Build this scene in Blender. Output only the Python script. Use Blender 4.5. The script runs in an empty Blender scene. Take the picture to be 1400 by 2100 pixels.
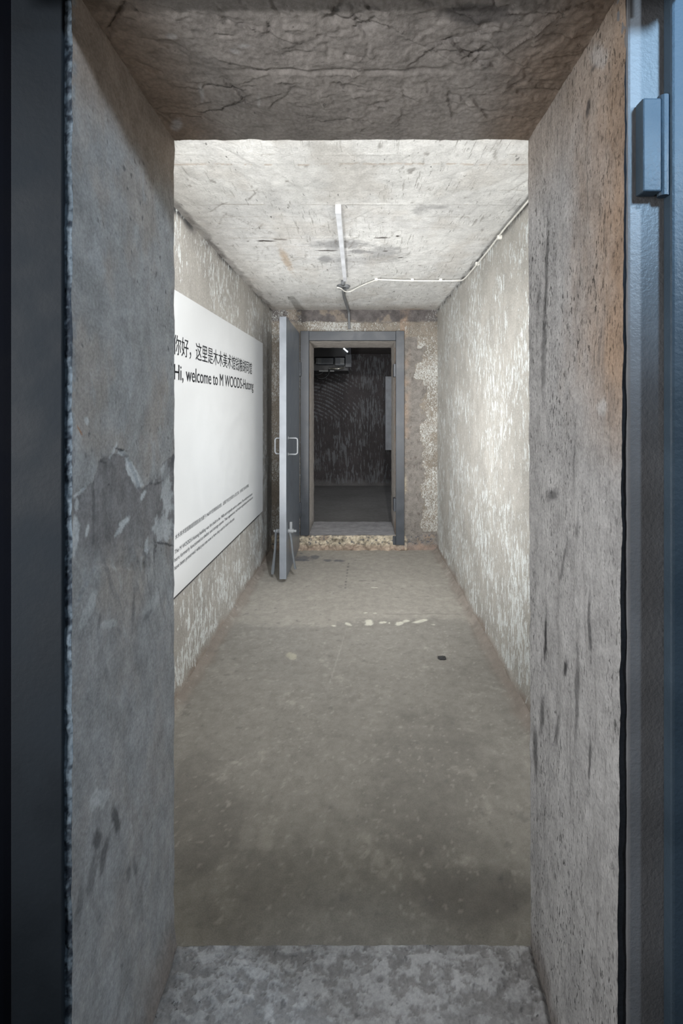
import bpy, bmesh, math, random
import numpy as np
from mathutils import Vector, Matrix

S = bpy.context.scene
COL = S.collection
random.seed(7)

# ------------------------------------------------------------------ camera
F = 992.0                       # focal length in photo pixels (17 mm shift lens)
VX, VY, CZ = 733.0, 833.0, 1.45  # vanishing point in the photo, eye height
cam = bpy.data.cameras.new('camera')
cam.sensor_width = 36.0
cam.lens = F / 2100.0 * 36.0
cam.shift_x = -(VX - 700.0) / 2100.0
cam.shift_y = (VY - 1050.0) / 2100.0
cam.clip_start = 0.02
camo = bpy.data.objects.new('camera', cam)
COL.objects.link(camo)
camo.location = (0, 0, CZ)
camo.rotation_euler = (math.pi / 2, 0, 0)
S.camera = camo

# ------------------------------------------------------------------ world, exposure, lights
w = bpy.data.worlds.new('world')
w.use_nodes = True
w.node_tree.nodes['Background'].inputs[0].default_value = (0.62, 0.75, 1.0, 1)
w.node_tree.nodes['Background'].inputs[1].default_value = 0.006
S.world = w
S.view_settings.view_transform = 'Standard'
S.view_settings.look = 'None'
S.view_settings.gamma = 1.0
S.view_settings.use_curve_mapping = False
S.view_settings.exposure = 0.0


def area(name, loc, target, size, size_y, power, color, spread=180):
    l = bpy.data.lights.new(name, 'AREA')
    l.shape = 'RECTANGLE'
    l.size, l.size_y = size, size_y
    l.energy = power
    l.color = color
    l.spread = math.radians(spread)
    o = bpy.data.objects.new(name, l)
    COL.objects.link(o)
    o.location = loc
    d = Vector(target) - Vector(loc)
    o.rotation_euler = d.to_track_quat('-Z', 'Y').to_euler()
    return o


def spot(name, loc, target, power, color, angle, blend, radius):
    l = bpy.data.lights.new(name, 'SPOT')
    l.energy, l.color = power, color
    l.spot_size, l.spot_blend = math.radians(angle), blend
    l.shadow_soft_size = radius
    o = bpy.data.objects.new(name, l)
    COL.objects.link(o)
    o.location = loc
    o.rotation_euler = (Vector(target) - Vector(loc)).to_track_quat('-Z', 'Y').to_euler()
    return o


# corridor: two spots behind the lintel, added unseen fills beside the opening and an uplight in the near left corner
WARM = (1.0, 0.995, 0.98)
spot('corridor_spot_light', (0.26, 1.24, 2.20), (0.05, 4.6, 0.9), 205, WARM, 75, 1.0, 0.03)
spot('corridor_spot_light', (-0.30, 1.24, 2.20), (-0.05, 4.6, 0.9), 30, WARM, 75, 1.0, 0.03)
spot('corridor_uplight', (-0.72, 1.34, 0.25), (0.25, 4.6, 2.42), 225, WARM, 70, 1.0, 0.10)
area('corridor_fill_light', (-0.70, 1.26, 1.30), (-0.2, 4.8, 1.3), 0.25, 1.4, 8, WARM, 150)
area('corridor_fill_light', (0.62, 1.26, 1.30), (0.2, 4.8, 1.3), 0.20, 1.4, 14, WARM, 150)
spot('corridor_side_fill', (-0.72, 1.34, 1.0), (0.80, 3.6, 0.85), 135, WARM, 62, 1.0, 0.08)  # added unseen fill that lifts the lower right wall
spot('corridor_side_fill', (0.64, 1.34, 1.0), (-0.86, 4.4, 0.7), 54, WARM, 80, 1.0, 0.08)  # added unseen fill for the board and left wall
spot('corridor_board_fill', (0.10, 1.26, 2.26), (-0.86, 2.10, 2.0), 75, WARM, 66, 1.0, 0.04)  # added unseen fill that brightens the board's upper near corner
area('corridor_top_fill', (0.0, 1.215, 2.25), (0.0, 4.6, 2.2), 0.8, 0.1, 5.5, WARM, 150)  # added unseen soft fill above the opening
# lights of the room the camera stands in: two lamps, then added unseen fills
spot('lobby_lamp_light', (1.55, 0.0, 2.26), (-0.44, 0.95, 1.2), 78, (0.72, 0.86, 1.0), 100, 0.6, 0.04)
spot('lobby_spot_light', (0.75, -0.3, 2.35), (0.50, 0.71, 1.97), 100, (0.45, 0.72, 1.0), 42, 1.0, 0.12)
area('lobby_side_fill', (-1.1, 0.15, 1.5), (0.41, 0.95, 1.35), 0.4, 1.2, 7.4, (1.0, 0.985, 0.98), 100)  # added fill for the right jamb and post, no real window
spot('lobby_soffit_fill', (-0.25, -0.60, 1.38), (0.0, 1.18, 2.12), 66, (1.0, 0.985, 0.97), 34, 1.0, 0.03)  # added, unseen: rakes across the soffit to bring out its relief
spot('lobby_sill_fill', (0.0, 0.25, 2.6), (0.0, 0.98, 0.15), 55, (0.82, 0.91, 1.0), 20, 1.0, 0.03)  # added, unseen: brightens the sill
# lamp of the dark room beyond
area('dark_room_light', (0.3, 7.0, 2.36), (0.2, 7.6, 0.0), 0.3, 0.05, 5.6, (0.9, 0.94, 1.0))


# ------------------------------------------------------------------ numpy noise
_rng = np.random.default_rng(11)
_perm = np.tile(_rng.permutation(256), 3).astype(np.int32)
_g = _rng.normal(size=(256, 3))
_g /= np.linalg.norm(_g, axis=1)[:, None]
_g = _g.astype(np.float32)


def pn(P, f=1.0, seed=0):
    P = np.asarray(P, np.float32) * np.asarray(f, np.float32) + seed * 17.31
    i = np.floor(P).astype(np.int32)
    t = P - i
    i &= 255
    u = t * t * t * (t * (t * 6 - 15) + 10)
    out = 0
    for dx in (0, 1):
        wx = u[..., 0] if dx else 1 - u[..., 0]
        for dy in (0, 1):
            wy = u[..., 1] if dy else 1 - u[..., 1]
            for dz in (0, 1):
                wz = u[..., 2] if dz else 1 - u[..., 2]
                h = _perm[_perm[_perm[i[..., 0] + dx] + i[..., 1] + dy] + i[..., 2] + dz]
                g = _g[h]
                d = g[..., 0] * (t[..., 0] - dx) + g[..., 1] * (t[..., 1] - dy) + g[..., 2] * (t[..., 2] - dz)
                out = out + wx * wy * wz * d
    return out * 1.5


def fbm(P, f=1.0, octs=4, seed=0, gain=0.5):
    f = np.asarray(f, np.float32)
    a, s, tot = 1.0, 0, 0
    for k in range(octs):
        s = s + a * pn(P, f * (2.03 ** k), seed + k)
        tot += a
        a *= gain
    return s / tot


def sst(a, b, x):
    t = np.clip((x - a) / (b - a), 0, 1)
    return t * t * (3 - 2 * t)


def photo(P):
    """where a surface point was measured in the photo, used to read stain positions off it"""
    return VX + P[..., 0] / P[..., 1] * F, VY - (P[..., 2] - CZ) / P[..., 1] * F


def blob(px, py, wob, cx, cy, rx, ry, ang=0.0, soft=0.25, amt=0.35):
    a = math.radians(ang)
    x, y = px - cx, py - cy
    u = (x * math.cos(a) + y * math.sin(a)) / rx
    v = (-x * math.sin(a) + y * math.cos(a)) / ry
    return 1 - sst(1 - soft, 1 + soft, np.sqrt(u * u + v * v) + wob * amt)


def mixc(c, col, m):
    return c + (np.asarray(col, np.float32) - c) * np.asarray(m)[..., None]


# ------------------------------------------------------------------ dense surfaces
class Surf:
    def __init__(s):
        s.v, s.f, s.c, s.m, s.mi, s.n = [], [], [], [], [], 0

    def patch(s, o, u, v, nu, nv, h=None, col=None, warp=None, mask=None, keep=None, mi=0):
        o, u, v = (np.array(a, np.float32) for a in (o, u, v))
        a = np.linspace(0, 1, nu + 1, dtype=np.float32)
        b = np.linspace(0, 1, nv + 1, dtype=np.float32)
        A, B = np.meshgrid(a, b)
        P = o + A[..., None] * u + B[..., None] * v
        nrm = np.cross(u, v)
        nrm /= np.linalg.norm(nrm)
        C = np.ones(P.shape, np.float32) * 0.3 if col is None else np.clip(col(P, A, B), 0.005, 0.95)
        M = np.zeros(A.shape, np.float32) if mask is None else mask(P, A, B)
        Q = P.copy()
        if h is not None:
            Q += h(P, A, B)[..., None] * nrm
        if warp is not None:
            Q += warp(P)
        idx = np.arange((nu + 1) * (nv + 1)).reshape(nv + 1, nu + 1) + s.n
        fc = np.stack([idx[:-1, :-1], idx[:-1, 1:], idx[1:, 1:], idx[1:, :-1]], -1).reshape(-1, 4)
        if keep is not None:
            cen = 0.25 * (P[:-1, :-1] + P[1:, :-1] + P[:-1, 1:] + P[1:, 1:]).reshape(-1, 3)
            fc = fc[keep(cen)]
        s.v.append(Q.reshape(-1, 3)); s.c.append(C.reshape(-1, 3)); s.m.append(M.reshape(-1))
        s.f.append(fc); s.mi.append(np.full(len(fc), mi, np.int32))
        s.n += (nu + 1) * (nv + 1)

    def build(s, name, mats, parent=None, label=None, kind=None):
        V = np.concatenate(s.v).astype(np.float32)
        C = np.concatenate(s.c); M = np.concatenate(s.m)
        Fc = np.concatenate(s.f).astype(np.int32)
        used = np.zeros(len(V), bool); used[Fc.reshape(-1)] = True
        remap = np.cumsum(used) - 1
        V, C, M, Fc = V[used], C[used], M[used], remap[Fc].astype(np.int32)
        me = bpy.data.meshes.new(name)
        me.vertices.add(len(V)); me.vertices.foreach_set('co', V.reshape(-1))
        me.loops.add(Fc.size); me.loops.foreach_set('vertex_index', Fc.reshape(-1))
        me.polygons.add(len(Fc))
        me.polygons.foreach_set('loop_start', np.arange(0, Fc.size, 4, dtype=np.int32))
        me.polygons.foreach_set('loop_total', np.full(len(Fc), 4, np.int32))
        me.polygons.foreach_set('material_index', np.concatenate(s.mi))
        me.polygons.foreach_set('use_smooth', np.ones(len(Fc), bool))
        me.update(calc_edges=True)
        at = me.attributes.new('tint', 'FLOAT_COLOR', 'POINT')
        at.data.foreach_set('color', np.concatenate([C, np.ones((len(C), 1))], 1).astype(np.float32).reshape(-1))
        am = me.attributes.new('mark', 'FLOAT', 'POINT')
        am.data.foreach_set('value', M.astype(np.float32))
        for m in (mats if isinstance(mats, (list, tuple)) else [mats]):
            me.materials.append(m)
        o = bpy.data.objects.new(name, me)
        COL.objects.link(o)
        if parent: o.parent = parent
        if label: o['label'] = label
        if kind: o['kind'] = kind
        return o


# ------------------------------------------------------------------ materials
class NT:
    def __init__(s, name):
        s.m = bpy.data.materials.new(name); s.m.use_nodes = True
        s.t = s.m.node_tree; s.b = s.t.nodes['Principled BSDF']
        s.tc = s.t.nodes.new('ShaderNodeTexCoord')

    def new(s, t, **k):
        n = s.t.nodes.new(t)
        for a, b in k.items(): setattr(n, a, b)
        return n

    def ln(s, a, b): s.t.links.new(a, b)

    def mapped(s, scale, rot=(0, 0, 0)):
        n = s.new('ShaderNodeMapping')
        n.inputs['Scale'].default_value = scale; n.inputs['Rotation'].default_value = rot
        s.ln(s.tc.outputs['Object'], n.inputs[0])
        return n.outputs[0]

    def noise(s, scale=1, detail=4, rough=0.55, vec=None, dist=0.0):
        n = s.new('ShaderNodeTexNoise')
        n.inputs['Scale'].default_value = scale; n.inputs['Detail'].default_value = detail
        n.inputs['Roughness'].default_value = rough; n.inputs['Distortion'].default_value = dist
        s.ln(vec if vec is not None else s.tc.outputs['Object'], n.inputs['Vector'])
        return n.outputs['Fac']

    def ramp(s, x, a, b, lo=0.0, hi=1.0):
        n = s.new('ShaderNodeMapRange', interpolation_type='SMOOTHSTEP')
        n.inputs[1].default_value, n.inputs[2].default_value = a, b
        n.inputs[3].default_value, n.inputs[4].default_value = lo, hi
        s.ln(x, n.inputs[0])
        return n.outputs[0]

    def math(s, op, a, b):
        n = s.new('ShaderNodeMath', operation=op)
        for i, q in enumerate((a, b)):
            if isinstance(q, (int, float)): n.inputs[i].default_value = q
            else: s.ln(q, n.inputs[i])
        return n.outputs[0]

    def mix(s, fac, a, b, mode='MIX'):
        n = s.new('ShaderNodeMix', data_type='RGBA', blend_type=mode)
        for i, q in ((0, fac), (6, a), (7, b)):
            if isinstance(q, (int, float)): n.inputs[i].default_value = q
            elif isinstance(q, tuple): n.inputs[i].default_value = (*q, 1) if len(q) == 3 else q
            else: s.ln(q, n.inputs[i])
        return n.outputs[2]

    def attr(s, name):
        n = s.new('ShaderNodeAttribute', attribute_name=name)
        return n

    def bump(s, h, strength, dist, prev=None):
        n = s.new('ShaderNodeBump')
        n.inputs['Strength'].default_value = strength; n.inputs['Distance'].default_value = dist
        s.ln(h, n.inputs['Height'])
        if prev is not None: s.ln(prev, n.inputs['Normal'])
        return n.outputs[0]

    def done(s, color, rough=0.9, normal=None, spec=0.3, metal=0.0):
        if isinstance(color, tuple): s.b.inputs['Base Color'].default_value = (*color, 1)
        else: s.ln(color, s.b.inputs['Base Color'])
        if isinstance(rough, (int, float)): s.b.inputs['Roughness'].default_value = rough
        else: s.ln(rough, s.b.inputs['Roughness'])
        s.b.inputs['Specular IOR Level'].default_value = spec
        s.b.inputs['Metallic'].default_value = metal
        if normal is not None: s.ln(normal, s.b.inputs['Normal'])
        return s.m


def concrete(name, fine=150, grain=0.25, pits=0.0, pit_scale=(60, 60, 14), bump=0.5, streak=None, pit_at=(0.66, 0.72), lines=None):
    n = NT(name)
    a = n.attr('tint').outputs['Color']
    g1 = n.noise(fine, 3, 0.6)
    g2 = n.noise(18, 6, 0.65)
    v = n.math('ADD', n.ramp(g1, 0.25, 0.75, 1 - grain, 1 + grain), n.ramp(g2, 0.3, 0.7, -grain * 0.9, grain * 0.9))
    comb = n.new('ShaderNodeCombineColor')
    for i in range(3): n.ln(v, comb.inputs[i])
    c = n.mix(1.0, a, comb.outputs[0], 'MULTIPLY')
    hgt = n.math('ADD', n.math('MULTIPLY', g1, 0.35), g2)
    if streak:
        st = n.noise(1, 5, 0.6, n.mapped(streak), 0.6)
        c = n.mix(n.ramp(st, 0.55, 0.75, 0, 0.45), c, (0.16, 0.155, 0.155))
        hgt = n.math('SUBTRACT', hgt, n.ramp(st, 0.55, 0.75, 0, 0.5))
    if lines:
        for ang in (0.32, -0.32):
            st = n.noise(1, 5, 0.7, n.mapped(lines, (0, 0, ang)), 0.3)
            rg = n.math('MULTIPLY', n.ramp(st, 0.60, 0.67, 0, 0.55), n.ramp(n.noise(3.5, 3, 0.6), 0.4, 0.6))
            c = n.mix(rg, c, (0.27, 0.255, 0.235))
            hgt = n.math('SUBTRACT', hgt, n.math('MULTIPLY', rg, 1.2))
    if pits:
        p = n.noise(1, 4, 0.65, n.mapped(pit_scale), 0.4)
        reg = n.ramp(n.noise(4.5, 3, 0.5, n.mapped((1.4, 1.4, 0.6))), 0.38, 0.62, 0.2, 1.0)
        pm = n.math('MULTIPLY', n.ramp(p, pit_at[0], pit_at[1]), reg)
        c = n.mix(n.math('MULTIPLY', pm, pits), c, (0.035, 0.033, 0.032))
        hgt = n.math('SUBTRACT', hgt, n.math('MULTIPLY', pm, 1.6))
    return n.done(c, 0.92, n.bump(hgt, bump, 0.006), 0.2)


def scraped(name, base, fleck, sc, thr, ang=0.25, reg=(0.36, 0.6), fine=0.16, dist=0.6, amp=0.07):
    """plaster with pale trowel scrapes: short upright strokes in clusters"""
    n = NT(name)
    tint = n.attr('tint').outputs['Color']
    mark = n.attr('mark').outputs['Fac']
    a = n.noise(1, 5, 0.62, n.mapped(sc), dist)
    b = n.noise(1, 5, 0.62, n.mapped(tuple(q * 0.86 for q in sc), (ang, 0, 0)), dist)
    pick = n.ramp(n.noise(1.9, 2, 0.5), 0.46, 0.54)
    nn = n.new('ShaderNodeMix', data_type='FLOAT')
    n.ln(pick, nn.inputs[0]); n.ln(a, nn.inputs[2]); n.ln(b, nn.inputs[3])
    s = nn.outputs[0]
    region = n.ramp(n.noise(2.6, 4, 0.6), reg[0], reg[1], -amp, amp * 0.5)
    s = n.math('ADD', n.math('ADD', s, region), mark)
    m = n.ramp(s, thr, thr + 0.05)
    brk = n.ramp(n.noise(170, 2, 0.6), 0.34, 0.5, 0.35, 1.0)
    m = n.math('MULTIPLY', m, brk)
    g = n.noise(120, 3, 0.6)
    cl = n.noise(5, 5, 0.6)
    v = n.math('ADD', n.ramp(g, 0.25, 0.75, 1 - fine, 1 + fine), n.ramp(cl, 0.3, 0.7, -0.1, 0.1))
    cb = n.new('ShaderNodeCombineColor')
    for i in range(3): n.ln(v, cb.inputs[i])
    c = n.mix(1.0, tint, cb.outputs[0], 'MULTIPLY')
    c = n.mix(n.math('MULTIPLY', m, 0.9), c, fleck)
    hgt = n.math('ADD', n.math('MULTIPLY', m, 0.6), n.math('MULTIPLY', g, 0.25))
    return n.done(c, 0.85, n.bump(hgt, 0.5, 0.004), 0.25)


def paint(name, color, rough=0.4, lump=0.3, scale=90, wear=None, dist=0.002, spec=0.5, metal=0.0, mottle=0.12):
    n = NT(name)
    g = n.noise(scale, 4, 0.6)
    l = n.noise(9, 3, 0.5)
    v = n.ramp(l, 0.3, 0.7, 1 - mottle, 1 + mottle)
    cb = n.new('ShaderNodeCombineColor')
    for i in range(3): n.ln(v, cb.inputs[i])
    c = n.mix(1.0, color, cb.outputs[0], 'MULTIPLY')
    if wear:
        wv = n.noise(1, 5, 0.7, n.mapped((60, 60, 16)))
        c = n.mix(n.ramp(wv, 0.68, 0.72), c, wear)
    return n.done(c, n.ramp(l, 0.3, 0.7, rough * 0.85, rough * 1.15), n.bump(g, lump, dist), spec, metal)


M_JAMB_L = concrete('grey_skim_concrete', 170, 0.17, 0.75, (75, 75, 24), 0.35, None, (0.70, 0.75))
M_JAMB_R = concrete('board_marked_concrete', 190, 0.17, 0.85, (210, 210, 62), 0.7, (42, 42, 3.0), (0.575, 0.66))
M_SOFFIT = concrete('rough_lintel_concrete', 130, 0.16, 0.35, (40, 60, 40), 0.55, None, (0.68, 0.74))
M_SILL = concrete('worn_threshold_concrete', 140, 0.13, 0.5, (50, 50, 50), 0.6, None, (0.66, 0.72))
M_CEIL = concrete('limewashed_ceiling', 120, 0.10, 0.75, (62, 15, 40), 0.55, None, (0.655, 0.70), (62, 5.5, 10))
M_FLOOR = concrete('screed_floor', 240, 0.10, 0.45, (95, 95, 95), 0.25, None, (0.66, 0.72))
M_FAR = concrete('patched_plaster', 130, 0.22, 0.35, (30, 30, 30), 0.6, None, (0.64, 0.72))
M_WALL = scraped('scraped_plaster', None, (0.78, 0.82, 0.82), (52, 52, 15.0), 0.545, 0.35, dist=1.0, amp=0.075)
M_FARSCR = scraped('clawed_plaster', None, (0.58, 0.60, 0.59), (85, 85, 30), 0.535, 0.9, dist=2.4)
M_DARK = scraped('dark_brushed_plaster', None, (0.25, 0.26, 0.275), (48, 48, 6.0), 0.515, 0.2, dist=0.5, amp=0.085)
M_BACKDARK = paint('unlit_wall_shade', (0.004, 0.005, 0.008), 0.9, spec=0.03)  # near-black base carries the darkness of the unlit outer wall
M_STEEL = paint('slate_steel_paint', (0.042, 0.049, 0.060), 0.42, 0.35, 120)
M_LEAF = paint('slate_leaf_paint', (0.13, 0.15, 0.18), 0.34, 0.25, 60)
M_EDGE = paint('lit_leaf_edge', (0.20, 0.22, 0.25), 0.4, 0.15, 60)  # leaf edge lightened for the lamp light it catches
M_NEAR = paint('near_steel_paint_lit', (0.19, 0.195, 0.205), 0.45, 0.5, 170)  # frame paint lightened to carry the light on the right post
M_NEARL = paint('near_steel_paint_shaded', (0.019, 0.025, 0.032), 0.75, 0.3, 110, spec=0.2)  # same frame, darkened in colour so left post and header stay dim
M_BLUE = paint('blue_grey_door_paint', (0.045, 0.072, 0.10), 0.55, 0.5, 120)
M_GALV = paint('worn_grey_metal', (0.23, 0.245, 0.26), 0.4, 0.3, 90, (0.6, 0.76, 0.76))
M_LEVER = paint('worn_lever_paint', (0.13, 0.145, 0.16), 0.45, 0.4, 90, (0.55, 0.5, 0.42))
M_WHITE = paint('white_board', (0.67, 0.69, 0.705), 0.5, 0.0, 40, mottle=0.0)
M_BATTEN = paint('batten_shade_dark', (0.045, 0.045, 0.05), 0.6)
M_INK = paint('charcoal_lettering', (0.045, 0.05, 0.058), 0.6, 0.0)
M_TRUNK = paint('white_trunking', (0.74, 0.76, 0.80), 0.45, 0.1, 40)
M_CABLE = paint('white_cable', (0.78, 0.77, 0.72), 0.5, 0.1)
M_CONDUIT = paint('grey_conduit', (0.17, 0.18, 0.19), 0.5, 0.4, 110)
M_MACH = paint('machine_grey', (0.085, 0.095, 0.11), 0.5, 0.1)
M_MACHL = paint('machine_pale', (0.20, 0.21, 0.215), 0.4, 0.1)
M_BLACK = paint('black_rubber', (0.012, 0.013, 0.016), 0.5, 0.1)
M_BRASS = paint('pipe_metal', (0.6, 0.58, 0.52), 0.3, 0.1, 40, None, 0.002, 0.5, 0.8)
M_PANEL = paint('grey_panel', (0.66, 0.69, 0.74), 0.6, 0.05)
M_STONE = paint('dark_stone', (0.04, 0.04, 0.042), 0.9, 0.6)
n = NT('tube_glow'); n.b.inputs['Emission Color'].default_value = (0.85, 0.93, 1, 1); n.b.inputs['Emission Strength'].default_value = 3.0
M_GLOW = n.done((0.8, 0.8, 0.8), 0.5)

# ------------------------------------------------------------------ dimensions
Y0, Y1 = 0.736, 1.168            # near wall: outer and inner face
YF, YG = 4.876, 5.442            # far wall with the second doorway
YE = 8.82                        # end wall of the dark room
XL, XR = -0.4427, 0.412          # near opening
ZS, ZT = 0.148, 2.093            # its sill and soffit
FXL, FXR, FZS, FZT = -0.492, 0.380, 0.150, 2.108   # far opening
ZC = 2.42
WLX0, WLX1 = -0.905, -0.865      # corridor wall, left, near and far end
WRX = 0.803


def wlx(y): return WLX0 + (WLX1 - WLX0) * (y - Y1) / (YF - Y1)


# ------------------------------------------------------------------ floor
def floor_h(P, A, B):
    h = 0.004 * fbm(P, 1.3, 3, 3) + 0.0012 * fbm(P, 14, 3, 5)
    px, py = photo(P)
    h -= 0.012 * blob(px, py, fbm(P, 30, 2, 9), 907, 1348, 9, 5)
    d = np.minimum(P[..., 0] - wlx(P[..., 1]), WRX - P[..., 0])
    h += 0.03 * (1 - sst(0.0, 0.05, d + 0.02 * fbm(P, 7, 3, 15)))
    return h


def floor_c(P, A, B):
    px, py = photo(P)
    n1 = fbm(P, 1.6, 5, 1, 0.6); n2 = fbm(P, 6, 5, 2, 0.6); n3 = fbm(P, 28, 4, 4, 0.6)
    C = np.ones(P.shape, np.float32) * np.array((0.272, 0.260, 0.238), np.float32)
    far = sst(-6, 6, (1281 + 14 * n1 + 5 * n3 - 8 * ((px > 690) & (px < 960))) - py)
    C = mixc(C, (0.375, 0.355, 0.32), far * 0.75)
    C = C * (1 + 0.16 * n1 + 0.10 * n2 + 0.12 * n3 + 0.10 * fbm(P, 70, 2, 6))[..., None]
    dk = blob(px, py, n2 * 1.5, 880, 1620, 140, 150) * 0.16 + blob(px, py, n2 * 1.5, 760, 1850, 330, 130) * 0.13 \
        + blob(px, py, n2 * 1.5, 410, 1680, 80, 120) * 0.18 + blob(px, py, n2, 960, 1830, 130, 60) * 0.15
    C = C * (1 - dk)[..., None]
    C = mixc(C, (0.09, 0.088, 0.09), sst(0.0, 0.4, n3 + 0.25 * n2) * blob(px, py, n2, 1040, 1835, 26, 45) * 0.9)
    rim = np.minimum(P[..., 0] - wlx(P[..., 1]), WRX - P[..., 0])
    C = mixc(C, (0.245, 0.21, 0.185), (1 - sst(0.02, 0.09, rim + 0.05 * n2)) * 0.75)
    C = mixc(C, (0.42, 0.40, 0.36), sst(0.26, 0.5, n2 + 0.5 * n3) * 0.35)
    C = mixc(C, (0.43, 0.41, 0.37), sst(0.36, 0.46, fbm(P, 48, 2, 33) + 0.2 * n2) * 0.45)
    C = mixc(C, (0.16, 0.155, 0.15), sst(0.36, 0.5, fbm(P, 22, 3, 31) + 0.25 * n1) * 0.45)
    for cx, cy, rx, ry, a in ((756, 1277, 8, 6, 0), (784, 1277, 8, 2.2, -4), (818, 1279, 9, 4, -10), (832, 1274, 7, 2.6, 0), (862, 1274, 15, 3, -13),
                              (714, 1280, 7, 2.6, 20), (684, 1283, 5, 1.6, 10), (888, 1281, 4, 1.2, 0), (798, 1278, 2, 1.5, 0),
                              (749, 1257, 4, 1, 0), (769, 1258, 4, 1, 0), (768, 1205, 7, 1, 5), (598, 1345, 12, 7, 20)):
        C = mixc(C, (0.62, 0.61, 0.53) if cx != 598 else (0.5, 0.47, 0.38), blob(px, py, n3 * 2.0, cx, cy, rx, ry, a, 0.2) * (0.9 if cx != 598 else 0.6))
    for cx, cy, rx, ry in ((545, 1725, 14, 22), (785, 1795, 9, 9), (858, 1797, 9, 7), (640, 1425, 5, 3), (960, 1760, 14, 7), (885, 1492, 3, 5)):
        C = mixc(C, (0.42, 0.40, 0.36), blob(px, py, n3 * 3.4 + n2, cx, cy, rx, ry, 0, 0.5) * 0.42)
    for cx, cy, rx, ry in ((620, 1145, 14, 5), (645, 1143, 9, 4), (672, 1149, 9, 2.2), (694, 1150, 11, 2), (618, 1149, 20, 2), (618, 1135, 3, 1)):
        C = mixc(C, (0.13, 0.135, 0.155), blob(px, py, n3 * 2.4, cx, cy, rx, ry, 0, 0.4) * 0.75)
    for k in range(9):
        C = mixc(C, (0.15, 0.15, 0.15), blob(px, py, n3 * 2, 714 - 0.8 * k, 1156 + 6.2 * k, 1.8, 1.7) * 0.7)
    C = mixc(C, (0.42, 0.40, 0.37), blob(px, py, n3 * 1.5, 691, 1352, 62, 1.3, -73, 0.5) * 0.5)
    C = mixc(C, (0.03, 0.03, 0.03), blob(px, py, n3, 907, 1349, 7, 3.2) * 0.95)
    C = mixc(C, (0.15, 0.14, 0.13), (1 - sst(0.0, 1.6, np.abs(py - 1259 - 3 * n2))) * (px > 790) * (px < 940) * 0.4)
    return C


sf = Surf()
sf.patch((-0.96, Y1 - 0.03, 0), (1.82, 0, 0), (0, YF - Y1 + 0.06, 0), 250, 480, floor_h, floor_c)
sf.build('floor', M_FLOOR, None, 'worn grey brown screed floor of the corridor with white paint spots', 'structure')

sf = Surf()


def floor2_c(P, A, B):
    C = np.ones(P.shape, np.float32) * np.array((0.25, 0.245, 0.24), np.float32)
    return C * (1 + 0.25 * fbm(P, 2, 4, 3) + 0.15 * fbm(P, (3, 25, 3), 3, 6))[..., None]


sf.patch((-2.2, YG - 0.03, 0), (4.4, 0, 0), (0, YE - YG + 0.06, 0), 110, 90, lambda P, A, B: 0.003 * fbm(P, 3, 3), floor2_c)
sf.build('floor_beyond', M_FLOOR, None, 'dark smooth concrete floor of the room beyond the far doorway', 'structure')

sf = Surf()
sf.patch((-1.8, -2.2, 0), (3.6, 0, 0), (0, 2.95, 0), 40, 30, lambda P, A, B: 0.002 * fbm(P, 3, 3), floor2_c)
sf.build('floor_lobby', M_FLOOR, None, 'grey concrete floor in front of the near doorway', 'structure')


# ------------------------------------------------------------------ ceiling
def chips(shape, n, su, sv, lmin, lmax, wmin, wmax, amp, seed, angs=None):
    """sum of shallow trowel facets: each rises along its width and breaks off at a sharp edge"""
    r = np.random.default_rng(seed)
    nv, nu = shape
    H = np.zeros(shape, np.float32)
    X, Y = np.meshgrid(np.linspace(0, su, nu, dtype=np.float32), np.linspace(0, sv, nv, dtype=np.float32))
    for k in range(n):
        cx, cy = r.uniform(0, su), r.uniform(0, sv)
        L, W = r.uniform(lmin, lmax), r.uniform(wmin, wmax)
        a = r.uniform(0, math.pi * 2) if angs is None else r.choice(angs) + r.normal(0, 0.2)
        rad = max(L, W)
        i0, i1 = np.searchsorted(Y[:, 0], (cy - rad, cy + rad)); j0, j1 = np.searchsorted(X[0], (cx - rad, cx + rad))
        if i1 <= i0 or j1 <= j0: continue
        x, y = X[i0:i1, j0:j1] - cx, Y[i0:i1, j0:j1] - cy
        u = x * math.cos(a) + y * math.sin(a); v = -x * math.sin(a) + y * math.cos(a)
        v = v + 0.05 * W * np.sin(u / L * 9 + k) + 0.03 * W * np.sin(u / L * 37 + 2 * k)
        env = (1 - sst(0.36, 0.5, np.abs(u) / L)) * (np.abs(v) < W / 2)
        H[i0:i1, j0:j1] += amp * r.uniform(0.4, 1) * np.clip(0.5 + v / W, 0, 1) ** 1.5 * env * (1 if r.random() < 0.65 else -1)
    return H


def edge_shade(H, step, lo, hi):
    """painted relief shade at the broken edges of the trowel facets"""
    gy, gx = np.gradient(H)
    g = np.sqrt(gx * gx + gy * gy)
    return sst(lo, hi, g)


NXC, NYC = 240, 470
_ch = chips((NYC + 1, NXC + 1), 420, 1.9, 3.77, 0.06, 0.3, 0.02, 0.08, 0.0022, 5, (1.2, 1.45, 0.9, 2.0))
ch_edge = edge_shade(_ch, 0.008, 0.0006, 0.0016)
PL = 0.155     # formwork board width


def ceil_h(P, A, B):
    k = P[..., 1] / PL
    bi = np.floor(k)
    j = np.abs(k - bi - 0.5)
    h = 0.0015 * np.sin(bi * 12.9898) - 0.0025 * sst(0.475, 0.5, j) * sst(-0.1, 0.3, fbm(P, 2.3, 3, 12))
    h = h + 0.005 * fbm(P, 1.7, 3, 2) + 0.0012 * fbm(P, (34, 8, 9), 3, 8) + _ch
    return -h


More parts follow.
